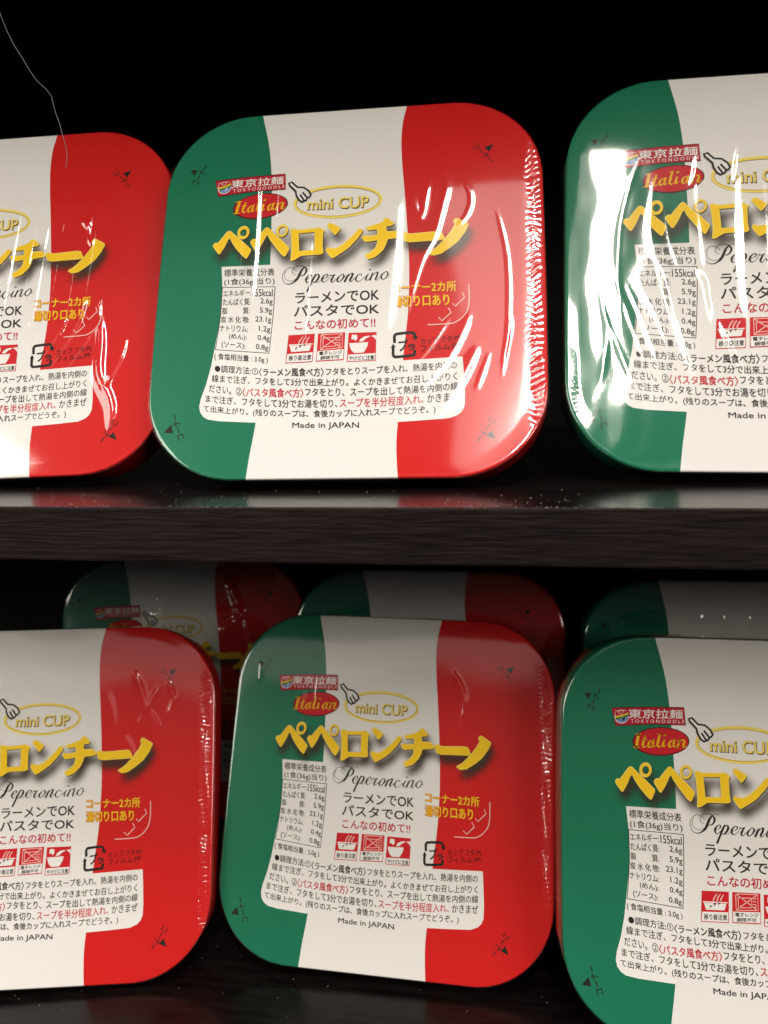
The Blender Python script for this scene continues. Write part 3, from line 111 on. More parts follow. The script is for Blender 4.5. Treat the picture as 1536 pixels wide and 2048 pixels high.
def lid_material():
    m = bpy.data.materials.new('tricolour printed lid'); m.use_nodes = True
    nt = m.node_tree; N = nt.nodes; L = nt.links
    b = N['Principled BSDF']; b.inputs['Roughness'].default_value = .40
    b.inputs['Specular IOR Level'].default_value = .15
    tc = N.new('ShaderNodeTexCoord'); sp = N.new('ShaderNodeSeparateXYZ'); L.new(tc.outputs['Object'], sp.inputs[0])
    def curve(pts):
        mr = N.new('ShaderNodeMapRange'); mr.inputs['From Min'].default_value = .060; mr.inputs['From Max'].default_value = -.060
        L.new(sp.outputs['Y'], mr.inputs['Value'])
        fc = N.new('ShaderNodeFloatCurve'); c = fc.mapping.curves[0]
        P = [((y + 60) / 120, (x + 30) / 60) for x, y in pts]
        c.points[0].location = (0, P[0][1]); c.points[1].location = (1, P[-1][1])
        for p in P[1:-1]: c.points.new(*p)
        fc.mapping.update()
        L.new(mr.outputs[0], fc.inputs['Value'])
        mu = N.new('ShaderNodeMath'); mu.operation = 'MULTIPLY_ADD'
        mu.inputs[1].default_value = .060; mu.inputs[2].default_value = (-30 - CX) * MM
        L.new(fc.outputs[0], mu.inputs[0]); return mu.outputs[0]
    def cmp(a, bb):
        g = N.new('ShaderNodeMath'); g.operation = 'GREATER_THAN'; L.new(a, g.inputs[0]); L.new(bb, g.inputs[1]); return g.outputs[0]
    isr = cmp(sp.outputs['X'], curve(DATA['stripeR'])); isg = cmp(curve(DATA['stripeL']), sp.outputs['X'])
    def mixc(fac, a, col):
        x = N.new('ShaderNodeMix'); x.data_type = 'RGBA'; L.new(fac, x.inputs['Factor'])
        if a is None: x.inputs['A'].default_value = (*WHITE, 1)
        else: L.new(a, x.inputs['A'])
        x.inputs['B'].default_value = (*col, 1); return x.outputs['Result']
    L.new(mixc(isg, mixc(isr, None, RED), GREEN), b.inputs['Base Color'])
    return m
LID = lid_material()
TRAY = mat('white foam tray', (0.62, 0.60, 0.56), .5, .3)

def film_material():
    m = bpy.data.materials.new('clear shrink film'); m.use_nodes = True
    nt = m.node_tree; N = nt.nodes; L = nt.links
    for n in list(N):
        if n.type != 'OUTPUT_MATERIAL': N.remove(n)
    out = [n for n in N if n.type == 'OUTPUT_MATERIAL'][0]
    tr = N.new('ShaderNodeBsdfTransparent'); tr.inputs[0].default_value = (.97, .97, .97, 1)
    g = N.new('ShaderNodeBsdfGlossy'); g.inputs['Roughness'].default_value = .07
    g.inputs['Color'].default_value = (1, 1, 1, 1)
    lw = N.new('ShaderNodeLayerWeight'); lw.inputs['Blend'].default_value = .5     # 1 - |cos|, the same from both sides
    pw = N.new('ShaderNodeMath'); pw.operation = 'POWER'; pw.inputs[1].default_value = 5.0
    L.new(lw.outputs['Facing'], pw.inputs[0])
    mu = N.new('ShaderNodeMath'); mu.operation = 'MULTIPLY_ADD'; mu.inputs[1].default_value = .93; mu.inputs[2].default_value = .07; mu.use_clamp = True
    L.new(pw.outputs[0], mu.inputs[0])
    mx = N.new('ShaderNodeMixShader')
    L.new(mu.outputs[0], mx.inputs[0]); L.new(tr.outputs[0], mx.inputs[1]); L.new(g.outputs[0], mx.inputs[2])
    L.new(mx.outputs[0], out.inputs['Surface'])
    return m
FILM = film_material()

def wood(name, rough, top, spec, dark):
    m = bpy.data.materials.new(name); m.use_nodes = True
    nt = m.node_tree; N = nt.nodes; L = nt.links; b = N['Principled BSDF']
    tc = N.new('ShaderNodeTexCoord'); mp = N.new('ShaderNodeMapping'); L.new(tc.outputs['Object'], mp.inputs[0])
    mp.inputs['Scale'].default_value = (62, 500, 900)
    n1 = N.new('ShaderNodeTexNoise'); n1.inputs['Scale'].default_value = 1.0; n1.inputs['Detail'].default_value = 5
    n1.inputs['Roughness'].default_value = .62; n1.inputs['Distortion'].default_value = .35
    L.new(mp.outputs[0], n1.inputs['Vector'])
    mp2 = N.new('ShaderNodeMapping'); L.new(tc.outputs['Object'], mp2.inputs[0]); mp2.inputs['Scale'].default_value = (7, 90, 160)
    n2 = N.new('ShaderNodeTexNoise'); n2.inputs['Scale'].default_value = 1.0; n2.inputs['Detail'].default_value = 3
    L.new(mp2.outputs[0], n2.inputs['Vector'])
    cr = N.new('ShaderNodeValToRGB'); e = cr.color_ramp.elements
    e[0].position = .40; e[0].color = (0.0035 * dark, 0.0021 * dark, 0.0020 * dark, 1); e[1].position = .60; e[1].color = (0.0125 * dark, 0.0078 * dark, 0.007 * dark, 1)
    mixf = N.new('ShaderNodeMath'); mixf.operation = 'MULTIPLY_ADD'; mixf.inputs[1].default_value = .6
    ad = N.new('ShaderNodeMath'); ad.operation = 'MULTIPLY'; ad.inputs[1].default_value = .4
    L.new(n2.outputs['Fac'], ad.inputs[0]); L.new(n1.outputs['Fac'], mixf.inputs[0]); L.new(ad.outputs[0], mixf.inputs[2])
    L.new(mixf.outputs[0], cr.inputs[0]); L.new(cr.outputs[0], b.inputs['Base Color'])
    b.inputs['Roughness'].default_value = rough
    b.inputs['Specular IOR Level'].default_value = spec
    bp = N.new('ShaderNodeBump'); bp.inputs['Strength'].default_value = (.10 if top else .6); bp.inputs['Distance'].default_value = .0007
    L.new(n1.outputs['Fac'], bp.inputs['Height']); L.new(bp.outputs[0], b.inputs['Normal'])
    return m
WOODTOP = wood('dark wood foil, satin top', .24, True, .26, .45)
WOODEDGE = wood('dark wood foil, grained edge', .55, False, .10, 1.15)
BACK = mat('black back panel', (0.006, 0.005, 0.005), .6, .2)

# ------------------------------------------------------------------ object helpers
def link(name, me, parent=None):
    o = bpy.data.objects.new(name, me); COL.objects.link(o)
    if parent is not None: o.parent = parent
    return o
def mesh(name, V, F, mats, mi=None, smooth=False):
    me = bpy.data.meshes.new(name)
    me.from_pydata([tuple(v) for v in V], [], [tuple(int(i) for i in f) for f in F])
    for m in mats: me.materials.append(m)
    if mi is not None: me.polygons.foreach_set('material_index', np.array(mi, dtype=np.int32))
    if smooth: me.polygons.foreach_set('use_smooth', np.ones(len(F), dtype=bool))
    me.update(); return me

# ------------------------------------------------------------------ printed artwork
_glyphs = {}
def glyphs(body):
    k = body
    if k not in _glyphs:
        c = bpy.data.curves.new('t', 'FONT'); c.body = body; c.size = 1; c.resolution_u = 4
        o = bpy.data.objects.new('t', c); COL.objects.link(o)
        bpy.context.view_layer.update()
        me = bpy.data.meshes.new_from_object(o.evaluated_get(bpy.context.evaluated_depsgraph_get()))
        V = np.array([v.co[:2] for v in me.vertices]); F = [list(p.vertices) for p in me.polygons]
        bpy.data.objects.remove(o); bpy.data.curves.remove(c); bpy.data.meshes.remove(me)
        _glyphs[k] = (V, F)
    return _glyphs[k]

class Ink:
    """Collects flat printed shapes (artwork millimetres, y down) into one mesh; level = order of printing."""
    def __init__(s): s.V = []; s.F = []; s.M = []; s.mats = []
    def _m(s, k):
        if k not in s.mats: s.mats.append(k)
        return s.mats.index(k)
    def add(s, P, F, k, lv):
        b = len(s.V); z = .05 + .018 * lv
        s.V += [((p[0] - CX) * MM, -p[1] * MM, z * MM) for p in P]
        m = s._m(k)
        for f in F:
            a, bb, c = (np.array(P[f[i]][:2]) for i in range(3))
            cr = (bb[0] - a[0]) * (c[1] - a[1]) - (bb[1] - a[1]) * (c[0] - a[0])
            f = list(f)
            if cr > 0: f.reverse()
            s.F.append([b + i for i in f]); s.M.append(m)
    def poly(s, pts, k, lv, holes=()):
        loops = [[Vector((p[0], p[1], 0)) for p in l] for l in (pts, *holes)]
        P = [(v.x, v.y) for l in loops for v in l]
        s.add(P, tessellate_polygon(loops), k, lv)
    def stroke(s, pts, width, k, lv, closed=False, smooth=True):
        p = np.array([q[:2] for q in pts], float)
        wd = np.array([q[2] if len(q) > 2 else width for q in pts], float)
        if smooth and len(p) > 2: p, wd = spline(p, wd, closed)
        n = len(p)
        if closed: t = np.roll(p, -1, 0) - np.roll(p, 1, 0)
        else: t = np.gradient(p, axis=0)
        t /= np.linalg.norm(t, axis=1)[:, None] + 1e-9
        nn = np.c_[-t[:, 1], t[:, 0]] * wd[:, None] / 2
        P = np.r_[p + nn, p - nn]
        F = [(i, (i + 1) % n, n + (i + 1) % n, n + i) for i in range(n if closed else n - 1)]
        s.add(P, F, k, lv)
        if not closed:
            for e in (0, n - 1): s.disc(p[e], wd[e] / 2, k, lv)
    def disc(s, c, r, k, lv):
        a = np.linspace(0, 2 * np.pi, 11)[:-1]
        s.add(np.c_[c[0] + r * np.cos(a), c[1] + r * np.sin(a)], [tuple(range(10))], k, lv)
    def text(s, body, knots, k, lv, bold=0.0, n=4):
        if bold > 0:                                     # heavier type: the strokes printed again a hair apart
            for i in range(n):
                a = 2 * math.pi * (i + .5) / n
                s.text(body, [[shift([q], bold * math.cos(a), bold * math.sin(a))[0] for q in r] for r in knots], k, lv + .12 * (i + 1))
        V, F = glyphs(body)
        lo, hi = V.min(0), V.max(0)
        u = (V[:, 0] - lo[0]) / (hi[0] - lo[0]); v = (V[:, 1] - lo[1]) / max(hi[1] - lo[1], 1e-6)
        K = np.array(knots, float)                       # knots: [[x,y top],[x,y bottom]]
        tx = (K[:, 0, 0] - K[0, 0, 0]) / (K[-1, 0, 0] - K[0, 0, 0])
        def ev(c):
            if len(tx) < 3: return np.interp(u, tx, c)
            return np.polyval(np.polyfit(tx, c, min(3, len(tx) - 1)), u)
        T = np.c_[ev(K[:, 0, 0]), ev(K[:, 0, 1])]; B = np.c_[ev(K[:, 1, 0]), ev(K[:, 1, 1])]
        P = B + (T - B) * v[:, None]
        s.add(P, F, k, lv)
    def text_along(s, body, a, b, h, k, lv):
        V, F = glyphs(body); a = np.array(a); b = np.array(b)
        lo, hi = V.min(0), V.max(0); d = b - a; n = np.array([d[1], -d[0]]) / np.linalg.norm(d) * h
        u = (V[:, 0] - lo[0]) / (hi[0] - lo[0]); v = (V[:, 1] - lo[1]) / (hi[1] - lo[1]) - .5
        s.add(a + d * u[:, None] + n * v[:, None], F, k, lv)
    def build(s, name, parent):
        return link(name, mesh(name, s.V, s.F, [INKS[k] for k in s.mats], s.M), parent)

def spline(p, wd, closed=False, n=6):
    q = np.c_[p, wd]; N = len(q); out = []
    idx = (lambda i: i % N) if closed else (lambda i: min(max(i, 0), N - 1))
    for i in range(N if closed else N - 1):
        a, b, c, d = q[idx(i - 1)], q[idx(i)], q[idx(i + 1)], q[idx(i + 2)]
        for t in np.arange(n) / n:
            out.append(.5 * (2 * b + (c - a) * t + (2 * a - 5 * b + 4 * c - d) * t * t + (3 * b - a - 3 * c + d) * t ** 3))
    if not closed: out.append(q[-1])
    out = np.array(out); return out[:, :2], np.maximum(out[:, 2], .02)
def chaikin(p, r=.12):
    p = np.array(p); q = np.roll(p, -1, 0); return np.stack([p * (1 - r) + q * r, p * r + q * (1 - r)], 1).reshape(-1, 2)
def shift(p, dx, dy): return [(q[0] + dx, q[1] + dy) for q in p]
def grow(p, d):
    p = np.array(p); t = np.roll(p, -1, 0) - np.roll(p, 1, 0); t /= np.linalg.norm(t, axis=1)[:, None] + 1e-9
    nn = np.c_[t[:, 1], -t[:, 0]]
    ar = np.sum(p[:, 0] * np.roll(p[:, 1], -1) - np.roll(p[:, 0], -1) * p[:, 1])
    return p + nn * d * (1 if ar > 0 else -1)

def inside(P, x, y):
    P = np.array(P); r = np.zeros(x.shape, bool)
    for (x0, y0), (x1, y1) in zip(P, np.roll(P, -1, 0)):
        c = (y0 > y) != (y1 > y)
        with np.errstate(divide='ignore', invalid='ignore'):
            r ^= c & (x < (x1 - x0) * (y - y0) / (y1 - y0) + x0)
    return r

def build_artwork(lid):
    D = DATA
    # white information panel with nutrition table and cooking text
    k = Ink()
    k.poly(D['panL'], 'white', 0); k.poly(D['panR'], 'white', 0)
    t = D['table']
    k.stroke(t[:2], .2, 'grey', 1, smooth=False); k.stroke(t[1:4], .2, 'grey', 1); k.stroke(t[3:5], .2, 'grey', 1, smooth=False)
    k.stroke(t[4:] + t[:1], .2, 'grey', 1)
    for body, kn in D['rows']:
        col, bold = 'grey', .032
        if body[0] == '*': body, col, bold = body[1:], 'black', .055
        elif body[0] == '!': body, col, bold = body[1:], 'crimson', .055
        elif body[0] == '?': body, col, bold = body[1:], 'crimson', .035
        k.text(body, kn, col, 1, bold)
    k.build('instruction_panel', lid)
    # big golden title with its printed drop shadow
    k = Ink()
    shapes = [(chaikin(p), ()) for p in D['title']] + [(chaikin(D['ro'][0]), (D['ro'][1],))] + [(o, (i,)) for o, i in D['rings']]
    gx, gy = np.meshgrid(np.arange(-40, 48, .45), np.arange(-26, -1, .45)); acc = np.zeros(gx.shape)
    for o, hs in shapes:
        a = inside(shift(o, 1.0, 2.4), gx, gy)
        for h in hs: a &= ~inside(shift(h, 1.0, 2.4), gx, gy)
        acc = np.maximum(acc, a)
    ker = np.exp(-(np.arange(-7, 8) * .45 / 1.15) ** 2 / 2); ker /= ker.sum()
    for ax in (0, 1): acc = np.apply_along_axis(lambda r: np.convolve(r, ker, 'same'), ax, acc)
    acc = np.clip(acc * 1.05, 0, .9); acc[acc < .01] = 0
    ny, nx = gx.shape; b = len(k.V)
    k.V += [((x - CX) * MM, -y * MM, .07 * MM) for x, y in zip(gx.ravel(), gy.ravel())]
    m = k._m('halo'); nb = len(k.V)
    for j in range(ny - 1):
        for i in range(nx - 1):
            if acc[j:j + 2, i:i + 2].max() > 0:
                q = j * nx + i; k.F.append([b + q + nx, b + q + nx + 1, b + q + 1, b + q]); k.M.append(m)
    for o, hs in shapes:
        hh = [shift(h, .14, .2) for h in hs]
        k.poly(shift(grow(o, .06), .14, .2), 'brown', 3, hh)
        k.poly(shift(grow(o, .10), -.05, -.07), 'palegold', 4, hs)
        k.poly(grow(o, -.12), 'gold', 5, [grow(h, .12) for h in hs])
    o = k.build('title_lettering', lid)
    at = o.data.attributes.new('ink', 'FLOAT', 'POINT'); v = np.ones(len(o.data.vertices)); v[b:nb] = acc.ravel()
    at.data.foreach_set('value', v)
    # script word
    k = Ink()
    for s in D['script']: k.stroke([(q[0], q[1], max(q[2] * .95, .10)) for q in s], .1, 'black', 2)
    k.build('script_lettering', lid)
    # slogan
    k = Ink()
    for body, kn in D['slogan']: k.text(body, kn, 'black', 1, .06)
    k.text(D['slogan_red'][0], D['slogan_red'][1], 'crimson', 1, .06)
    k.build('slogan_lettering', lid)
    k = Ink(); k.text(D['origin'][0], D['origin'][1], 'grey', 1, .03); k.build('origin_lettering', lid)
    # red badge
    k = Ink(); B = D['badge']
    k.poly(grow(B, .12), 'maroon', 1); k.poly(grow(B, -.15), 'badge', 2)
    k.text(D['badget'][0][0], D['badget'][0][1], 'white', 3, .06)
    k.text(D['badget'][1][0], D['badget'][1][1], 'white', 3, .0)
    g = D['blogo']; k.poly(g['ring'], 'white', 3); k.poly(g['inner'], 'red', 4)
    for c, ik in (('red', 'badge'), ('yellow', 'yellow'), ('green', 'leaf'), ('blue', 'blue'), ('white', 'white')): k.poly(g[c], ik, 5)
    for f in D['flame']: k.stroke(f, .16, 'pink', 6)
    k.build('brand_badge', lid)
    # red oval
    k = Ink(); k.poly(D['iell'], 'maroon', 1); k.poly(D['iell2'], 'red', 2)
    for s in D['italian']: k.stroke([(q[0], q[1], q[2] * 1.2) for q in s], .3, 'maroon', 3)
    for s in D['italian']: k.stroke([(q[0], q[1], q[2] * .92) for q in s], .3, 'amber', 4)
    k.build('red_oval', lid)
    # mini cup ring and lettering
    k = Ink(); c = (1.55, -26.4); a = np.linspace(0, 2 * np.pi, 65)[:-1]
    for dx, dy, wd, ik, lv in ((0, 0, .9, 'palegold', 3),):
        k.stroke(np.c_[c[0] + 12.75 * np.cos(a) + dx, c[1] + 5.0 * np.sin(a) + dy], wd, ik, lv, True, False)
    k.stroke(np.c_[c[0] + 12.35 * np.cos(a) + .08, c[1] + 4.62 * np.sin(a) + .1], .16, 'bronze', 4, True, False)
    kn = D['mini'][1]
    k.text('mini CUP', [[shift([q], .16, .2)[0] for q in r] for r in kn], 'brown', 3, .12)
    k.text('mini CUP', kn, 'bronze', 4, .11)
    k.text('mini CUP', [[shift([q], -.05, -.06)[0] for q in r] for r in kn], 'palegold', 5, .04)
    k.build('cup_oval', lid)
    # fork
    k = Ink(); k.poly(D['fork'], 'white', 6); k.stroke(list(D['fork']), .58, 'black', 7, True, False)
    for q in D['fork']: k.disc(q, .29, 'black', 7.2)
    for p in D['prong']: k.stroke(p, .56, 'black', 7, smooth=False)
    k.build('fork_symbol', lid)
    # warning icons
    k = Ink(); i = D['ic1']; k.poly(i['o'], 'red', 1); k.poly(i['w'], 'white', 2); k.poly(i['rim'], 'white', 2); k.poly(i['bowl'], 'white', 3)
    for s in i['st']: k.stroke(s, .3, 'pink', 4)
    for s in i['ar']: k.poly(s, 'maroon', 5)
    for b_, kn in i['t']: k.text(b_, kn, 'black', 4, .03)
    k.build('warning_icon', lid)
    k = Ink(); i = D['ic2']; k.poly(i['o'], 'red', 1); k.poly(i['w'], 'white', 2)
    for s in i['ln']: k.stroke(s, .24, 'pink', 3, smooth=False)
    for b_, kn in i['t']: k.text(b_, kn, 'black', 4, .03)
    k.build('warning_icon', lid)
    k = Ink(); i = D['ic3']; k.poly(i['o'], 'red', 1); k.poly(i['w'], 'white', 2); k.poly(i['bowl'], 'white', 3)
    for s in i['sp']: k.poly(s, 'white', 3)
    for b_, kn in i['t']: k.text(b_, kn, 'black', 4, .03)
    k.build('warning_icon', lid)
    # recycling mark and material note
    k = Ink()
    for s in D['rec']: k.stroke(s, .80, 'black', 2)
    for s in D['rech']: k.poly(s, 'black', 2)
    for b_, kn in D['rect']: k.text(b_, kn, 'black', 2, .10)
    for b_, kn in D['mat']: k.text(b_, kn, 'maroon', 2, .02)
    k.build('recycling_mark', lid)
    # drain note
    k = Ink()
    for b_, kn in D['note']:
        k.text(b_, kn, 'rust', 1, .2, 8); k.text(b_, kn, 'sun', 3, .045)
    for s in D['check']: k.stroke(s, .30, 'pink', 2, smooth=len(s) > 5)
    k.build('drain_note', lid)
    for tri, (a_, b_) in zip(D['tri'], D['tric']):
        k = Ink(); k.poly(tri, 'black', 1); k.text_along('コーナー', a_, b_, 2.2, 'black', 1); k.text_along('コーナー', shift([a_], .07, .05)[0], shift([b_], .07, .05)[0], 2.2, 'black', 1.4)
        k.build('corner_arrow', lid)

# ------------------------------------------------------------------ pack shells
HA, HB, RC = 55.2, 57.4, 25.0
def outline_map(u, v, a=HA, b=HB, r=RC):
    """(u,v) in the square [-1,1]^2 -> rounded rectangle in mm (concentric)."""
    s = np.maximum(np.abs(u), np.abs(v)); s1 = np.where(s < 1e-9, 1, s)
    x = u / s1 * a; y = v / s1 * b
    ia, ib = a - r, b - r
    cx = np.abs(x) > ia; cy = np.abs(y) > ib
    c = cx & cy
    px = np.sign(x) * ia; py = np.sign(y) * ib
    dx, dy = x - px, y - py; n = np.sqrt(dx * dx + dy * dy) + 1e-9
    x = np.where(c, px + dx / n * r, x); y = np.where(c, py + dy / n * r, y)
    x = x + np.sign(x) * 0.7 * (1 - (y / b) ** 2) * (np.abs(x) / a) ** 3
    return x * s + .6, y * s
def ring(n):
    t = np.linspace(0, 4, 4 * n + 1)[:-1]; u = np.empty_like(t); v = np.empty_like(t)
    for i, (f, g) in enumerate(((lambda q: q * 2 - 1, lambda q: -np.ones_like(q)), (lambda q: np.ones_like(q), lambda q: q * 2 - 1), (lambda q: 1 - q * 2, lambda q: np.ones_like(q)), (lambda q: -np.ones_like(q), lambda q: 1 - q * 2))):
        k = (t >= i) & (t < i + 1); u[k] = f(t[k] - i); v[k] = g(t[k] - i)
    return outline_map(u, v)
def lofted(rings, caps):
    """rings: list of (sx, sy, dx, z): the outline scaled/offset; returns verts and faces"""
    n = 28; X, Y = ring(n); m = len(X); V = []; F = []
    for ix, iy, ib, z in rings:                       # insets: sides, top, bottom; depth
        V += list(zip((X * (1 - ix / HA)) * MM, (Y * (1 - np.where(Y > 0, iy, ib) / HB)) * MM, np.full(m, z * MM)))
    for j in range(len(rings) - 1):
        for i in range(m): F.append((j * m + i, j * m + (i + 1) % m, (j + 1) * m + (i + 1) % m, (j + 1) * m + i))
    F = [f[::-1] for f in F]
    if caps[0]: F.append(tuple(range(m)))
    if caps[1]: F.append(tuple(range((len(rings) - 1) * m, len(rings) * m))[::-1])
    return V, F
SK = 10.5                                            # depth of the lid's skirt, flaring a little at the sides and top
lid_rings = [(.55, .55, .55, 0), (.26, .26, .26, -.06), (.08, .08, .08, -.22), (0, 0, 0, -.5), (0, 0, 0, -1.2)]
for q in (.5, 1.0): lid_rings.append((-.7 * q, -.7 * q, 1.0 * q, -1.2 - (SK - 1.2) * q))
lid_rings.append((1.6, 1.6, 2.4, -SK))
TD = 40.0; ang = math.tan(math.radians(25))
tray_rings = [(1.6, 1.6, 2.3, -SK + .4), (2.0, 2.0, 2.8, -SK - .6), (2 + (TD - SK) * ang * .97, 2 + (TD - SK) * ang, 2.8 + (TD - SK) * ang, -TD + 2), (5 + (TD - SK) * ang, 5 + (TD - SK) * ang, 6 + (TD - SK) * ang, -TD)]

def film_mesh(spec, n=220):
    g = np.linspace(-1, 1, n + 1); u, v = np.meshgrid(g, g)
    x, y = outline_map(u, v, HA + .25, HB + .25, RC)
    z = np.full(x.shape, .45)
    s = np.maximum(np.abs(u), np.abs(v))
    z = z + film_height(spec, x, -y) * np.clip((1 - s) * 14, 0, 1) ** .7
    z = z - spec.get('roll', .0032) * np.clip(np.abs(x - .6) - 48.8, 0, None) ** 2
    edge = np.clip((s - .988) / .012, 0, 1)
    z = z - .55 * edge ** 2
    # shrink crimps along the right and left edges
    for side, y0, y1, amp, per in spec.get('crimp', ()):
        e = side * (x - .6) - (HA - 2.3)
        wv = np.exp(-(e / 1.25) ** 2) * np.clip((-y - y0) / 5, 0, 1) * np.clip((y1 + y) / 5, 0, 1)
        rk = np.random.default_rng(int(abs(y0) * 7 + per * 100)); ks = np.cumsum(per * rk.uniform(.7, 1.35, 140)) - 75
        ak = np.clip(rk.normal(.95, .28, 140), .35, 1.5)
        yy = -y + .5 * np.sin(e * 1.3 + y * .2); idx = np.interp(yy, ks, np.arange(140)); am = np.interp(yy, ks, ak)
        z = z + amp * wv * am * np.sin(2 * np.pi * idx + .5 * e)
    m = n + 1
    V = np.stack([x.ravel(), y.ravel(), z.ravel()], 1) * MM
    idx = np.arange(m * m).reshape(m, m)
    F = np.stack([idx[:-1, :-1], idx[:-1, 1:], idx[1:, 1:], idx[1:, :-1]], -1).reshape(-1, 4)
    # skirt of the film down the sides
    per = np.r_[idx[0, :-1], idx[:-1, -1], idx[-1, :0:-1], idx[:0:-1, 0]]
    base = V[per]; V = [V]; prev = per; off = m * m; k = len(per); F = [F]
    for ox, ot, ob, dz in ((.12, .1, .05, -.75), (.3, .25, -.1, -1.8), (.6, .6, -.55, -6), (.92, .9, -.85, -SK + .1)):
        r = base * np.array([1 + ox / HA, 1, 0]); r[:, 1] *= 1 + np.where(r[:, 1] > 0, ot, ob) / HB; r[:, 2] = dz * MM
        V.append(r); cur = off + np.arange(k); off += k
        F.append(np.stack([prev, np.roll(prev, -1), np.roll(cur, -1), cur], -1)[:, ::-1]); prev = cur
    V = np.concatenate(V); F = np.concatenate(F)
    return mesh('film_wrap', V, F, [FILM], smooth=True)

def lamp_slope(pose, x, y, d):
    R, P = pose; Pw = P + R @ np.array([x, -y, 0.5]) * MM
    v = -Pw / np.linalg.norm(Pw); d = np.array([d[0], -d[1]]) / (np.linalg.norm(d) + 1e-9); best = (9, 0)
    for t in np.linspace(-.5, .5, 15):
        l = np.array([TUBE[0], TUBE[1] + t * TUBE[3], TUBE[2]]) - Pw; l /= np.linalg.norm(l)
        q = R.T @ (v + l); q = q[:2] / q[2]
        al = abs(q @ d); ac = abs(q @ np.array([-d[1], d[0]]))
        if al + .3 * ac < best[0]: best = (al + .3 * ac, ac)
    return best[1]

def film_height(spec, x, y):
    """x,y artwork mm about the pack centre, y down.  Folds: dict(pts, w, a); bulges: (cx, cy, rx, ry, h)."""
    sd = spec.get('seed', 0); r = np.random.default_rng(sd); h = np.zeros(x.shape)
    for i in range(7):
        a = r.uniform(0, np.pi); f = r.uniform(.06, .22); h += spec.get('wob', .045) * np.sin((x * np.cos(a) + .45 * y * np.sin(a)) * f + r.uniform(0, 6)) 
    if 'rip' in spec: h += spec['rip'] * np.sin(x * .75 + 1.6 * np.sin(y * .12 + 1) + .5 * np.sin(y * .37)) * np.clip((y + 34) / 10, 0, 1)
    for cx, cy, rx, ry, hh in spec.get('bulge', ()):
        d = ((x - cx) / rx) ** 2 + ((y - cy) / ry) ** 2; h += hh * np.exp(-d)
    for f in spec.get('fold', ()):
        p, wd = spline(np.array([q[:2] for q in f['p']], float), np.ones(len(f['p'])), n=5) if len(f['p']) > 2 else (np.array(f['p'], float), 0)
        best = np.full(x.shape, 1e9); tt = np.zeros(x.shape); N = len(p) - 1; sg = np.zeros(x.shape)
        for i in range(N):
            a, b = p[i], p[i + 1]; d = b - a; L2 = d @ d + 1e-9
            t = np.clip(((x - a[0]) * d[0] + (y - a[1]) * d[1]) / L2, 0, 1)
            ex, ey = x - a[0] - t * d[0], y - a[1] - t * d[1]; q = ex * ex + ey * ey; k = q < best
            best = np.where(k, q, best); tt = np.where(k, (i + t) / N, tt); sg = np.where(k, np.sign(d[0] * ey - d[1] * ex), sg)
        dd = np.sqrt(best); w_ = f['w'] * (.55 + .45 * np.sin(np.pi * np.clip(tt, 0, 1)))
        amp = f['a']
        if 'pose' in spec and not f.get('fix'):          # height at which the flank of the fold just mirrors the tube lamp
            sl = np.array([lamp_slope(spec['pose'], *((p[i] + p[i + 1]) / 2), p[i + 1] - p[i]) for i in range(N)])
            amp = np.interp(tt * N - .5, np.arange(N), np.clip(sl, .03, .34)) * w_ / .858 * f.get('g', 1.13)
        prof = np.exp(-(dd / w_) ** 2) if not f.get('step') else .5 * (1 + np.tanh(sg * dd / w_)) * np.exp(-(dd / (w_ * 5)) ** 2)
        h += amp * prof * np.clip(np.sin(np.pi * np.clip(tt * .96 + .02, 0, 1)) * 1.8, 0, 1)
    return h
# ------------------------------------------------------------------ display shelf
EDGE_ROT = math.radians(-2.55); EDGE_Y = 182.8 * MM; TH = 13.8 * MM
Z_UP, Z_LO, Z_TOP = -31.4 * MM, -194.8 * MM, (148 + 13.8) * MM
shelf = bpy.data.objects.new('display_shelf', None); COL.objects.link(shelf)
shelf.location = (-.0229, EDGE_Y, Z_LO); shelf.rotation_euler = (0, 0, EDGE_ROT)
shelf['label'] = 'dark brown wood grain shelf unit carrying all the noodle packs'; shelf['category'] = 'shelf'
def board():
    bm = bmesh.new(); bmesh.ops.create_cube(bm, size=1)
    bmesh.ops.scale(bm, vec=(1.5, .262, TH), verts=bm.verts); bmesh.ops.translate(bm, vec=(0, .131, -TH / 2), verts=bm.verts)
    ed = [e for e in bm.edges if abs(e.verts[0].co.y) < 1e-6 and abs(e.verts[1].co.y) < 1e-6]
    bmesh.ops.bevel(bm, geom=ed, offset=.0005, segments=3, affect='EDGES', profile=.5)
    me = bpy.data.meshes.new('shelf_board'); bm.to_mesh(me); bm.free()
    me.materials.append(WOODTOP); me.materials.append(WOODEDGE)
    for p in me.polygons: p.material_index = 1 if p.normal.y < -.3 else 0
    return me
bme = board()
for z in (Z_LO, Z_UP, Z_TOP):
    o = link('shelf_board', bme, shelf); o.location = (0, 0, z - Z_LO)
bm = bmesh.new(); bmesh.ops.create_cube(bm, size=1); bmesh.ops.scale(bm, vec=(1.5, .006, .60), verts=bm.verts)
me = bpy.data.meshes.new('back_panel'); bm.to_mesh(me); bm.free(); me.materials.append(BACK)
o = link('back_panel', me, shelf); o.location = (0, .266, .12)
for sx in (-1, 1):
    bm = bmesh.new(); bmesh.ops.create_cube(bm, size=1); bmesh.ops.scale(bm, vec=(.018, .27, .60), verts=bm.verts)
    me = bpy.data.meshes.new('side_panel'); bm.to_mesh(me); bm.free(); me.materials.append(WOODTOP)
    o = link('side_panel', me, shelf); o.location = (sx * .76, .134, .12)

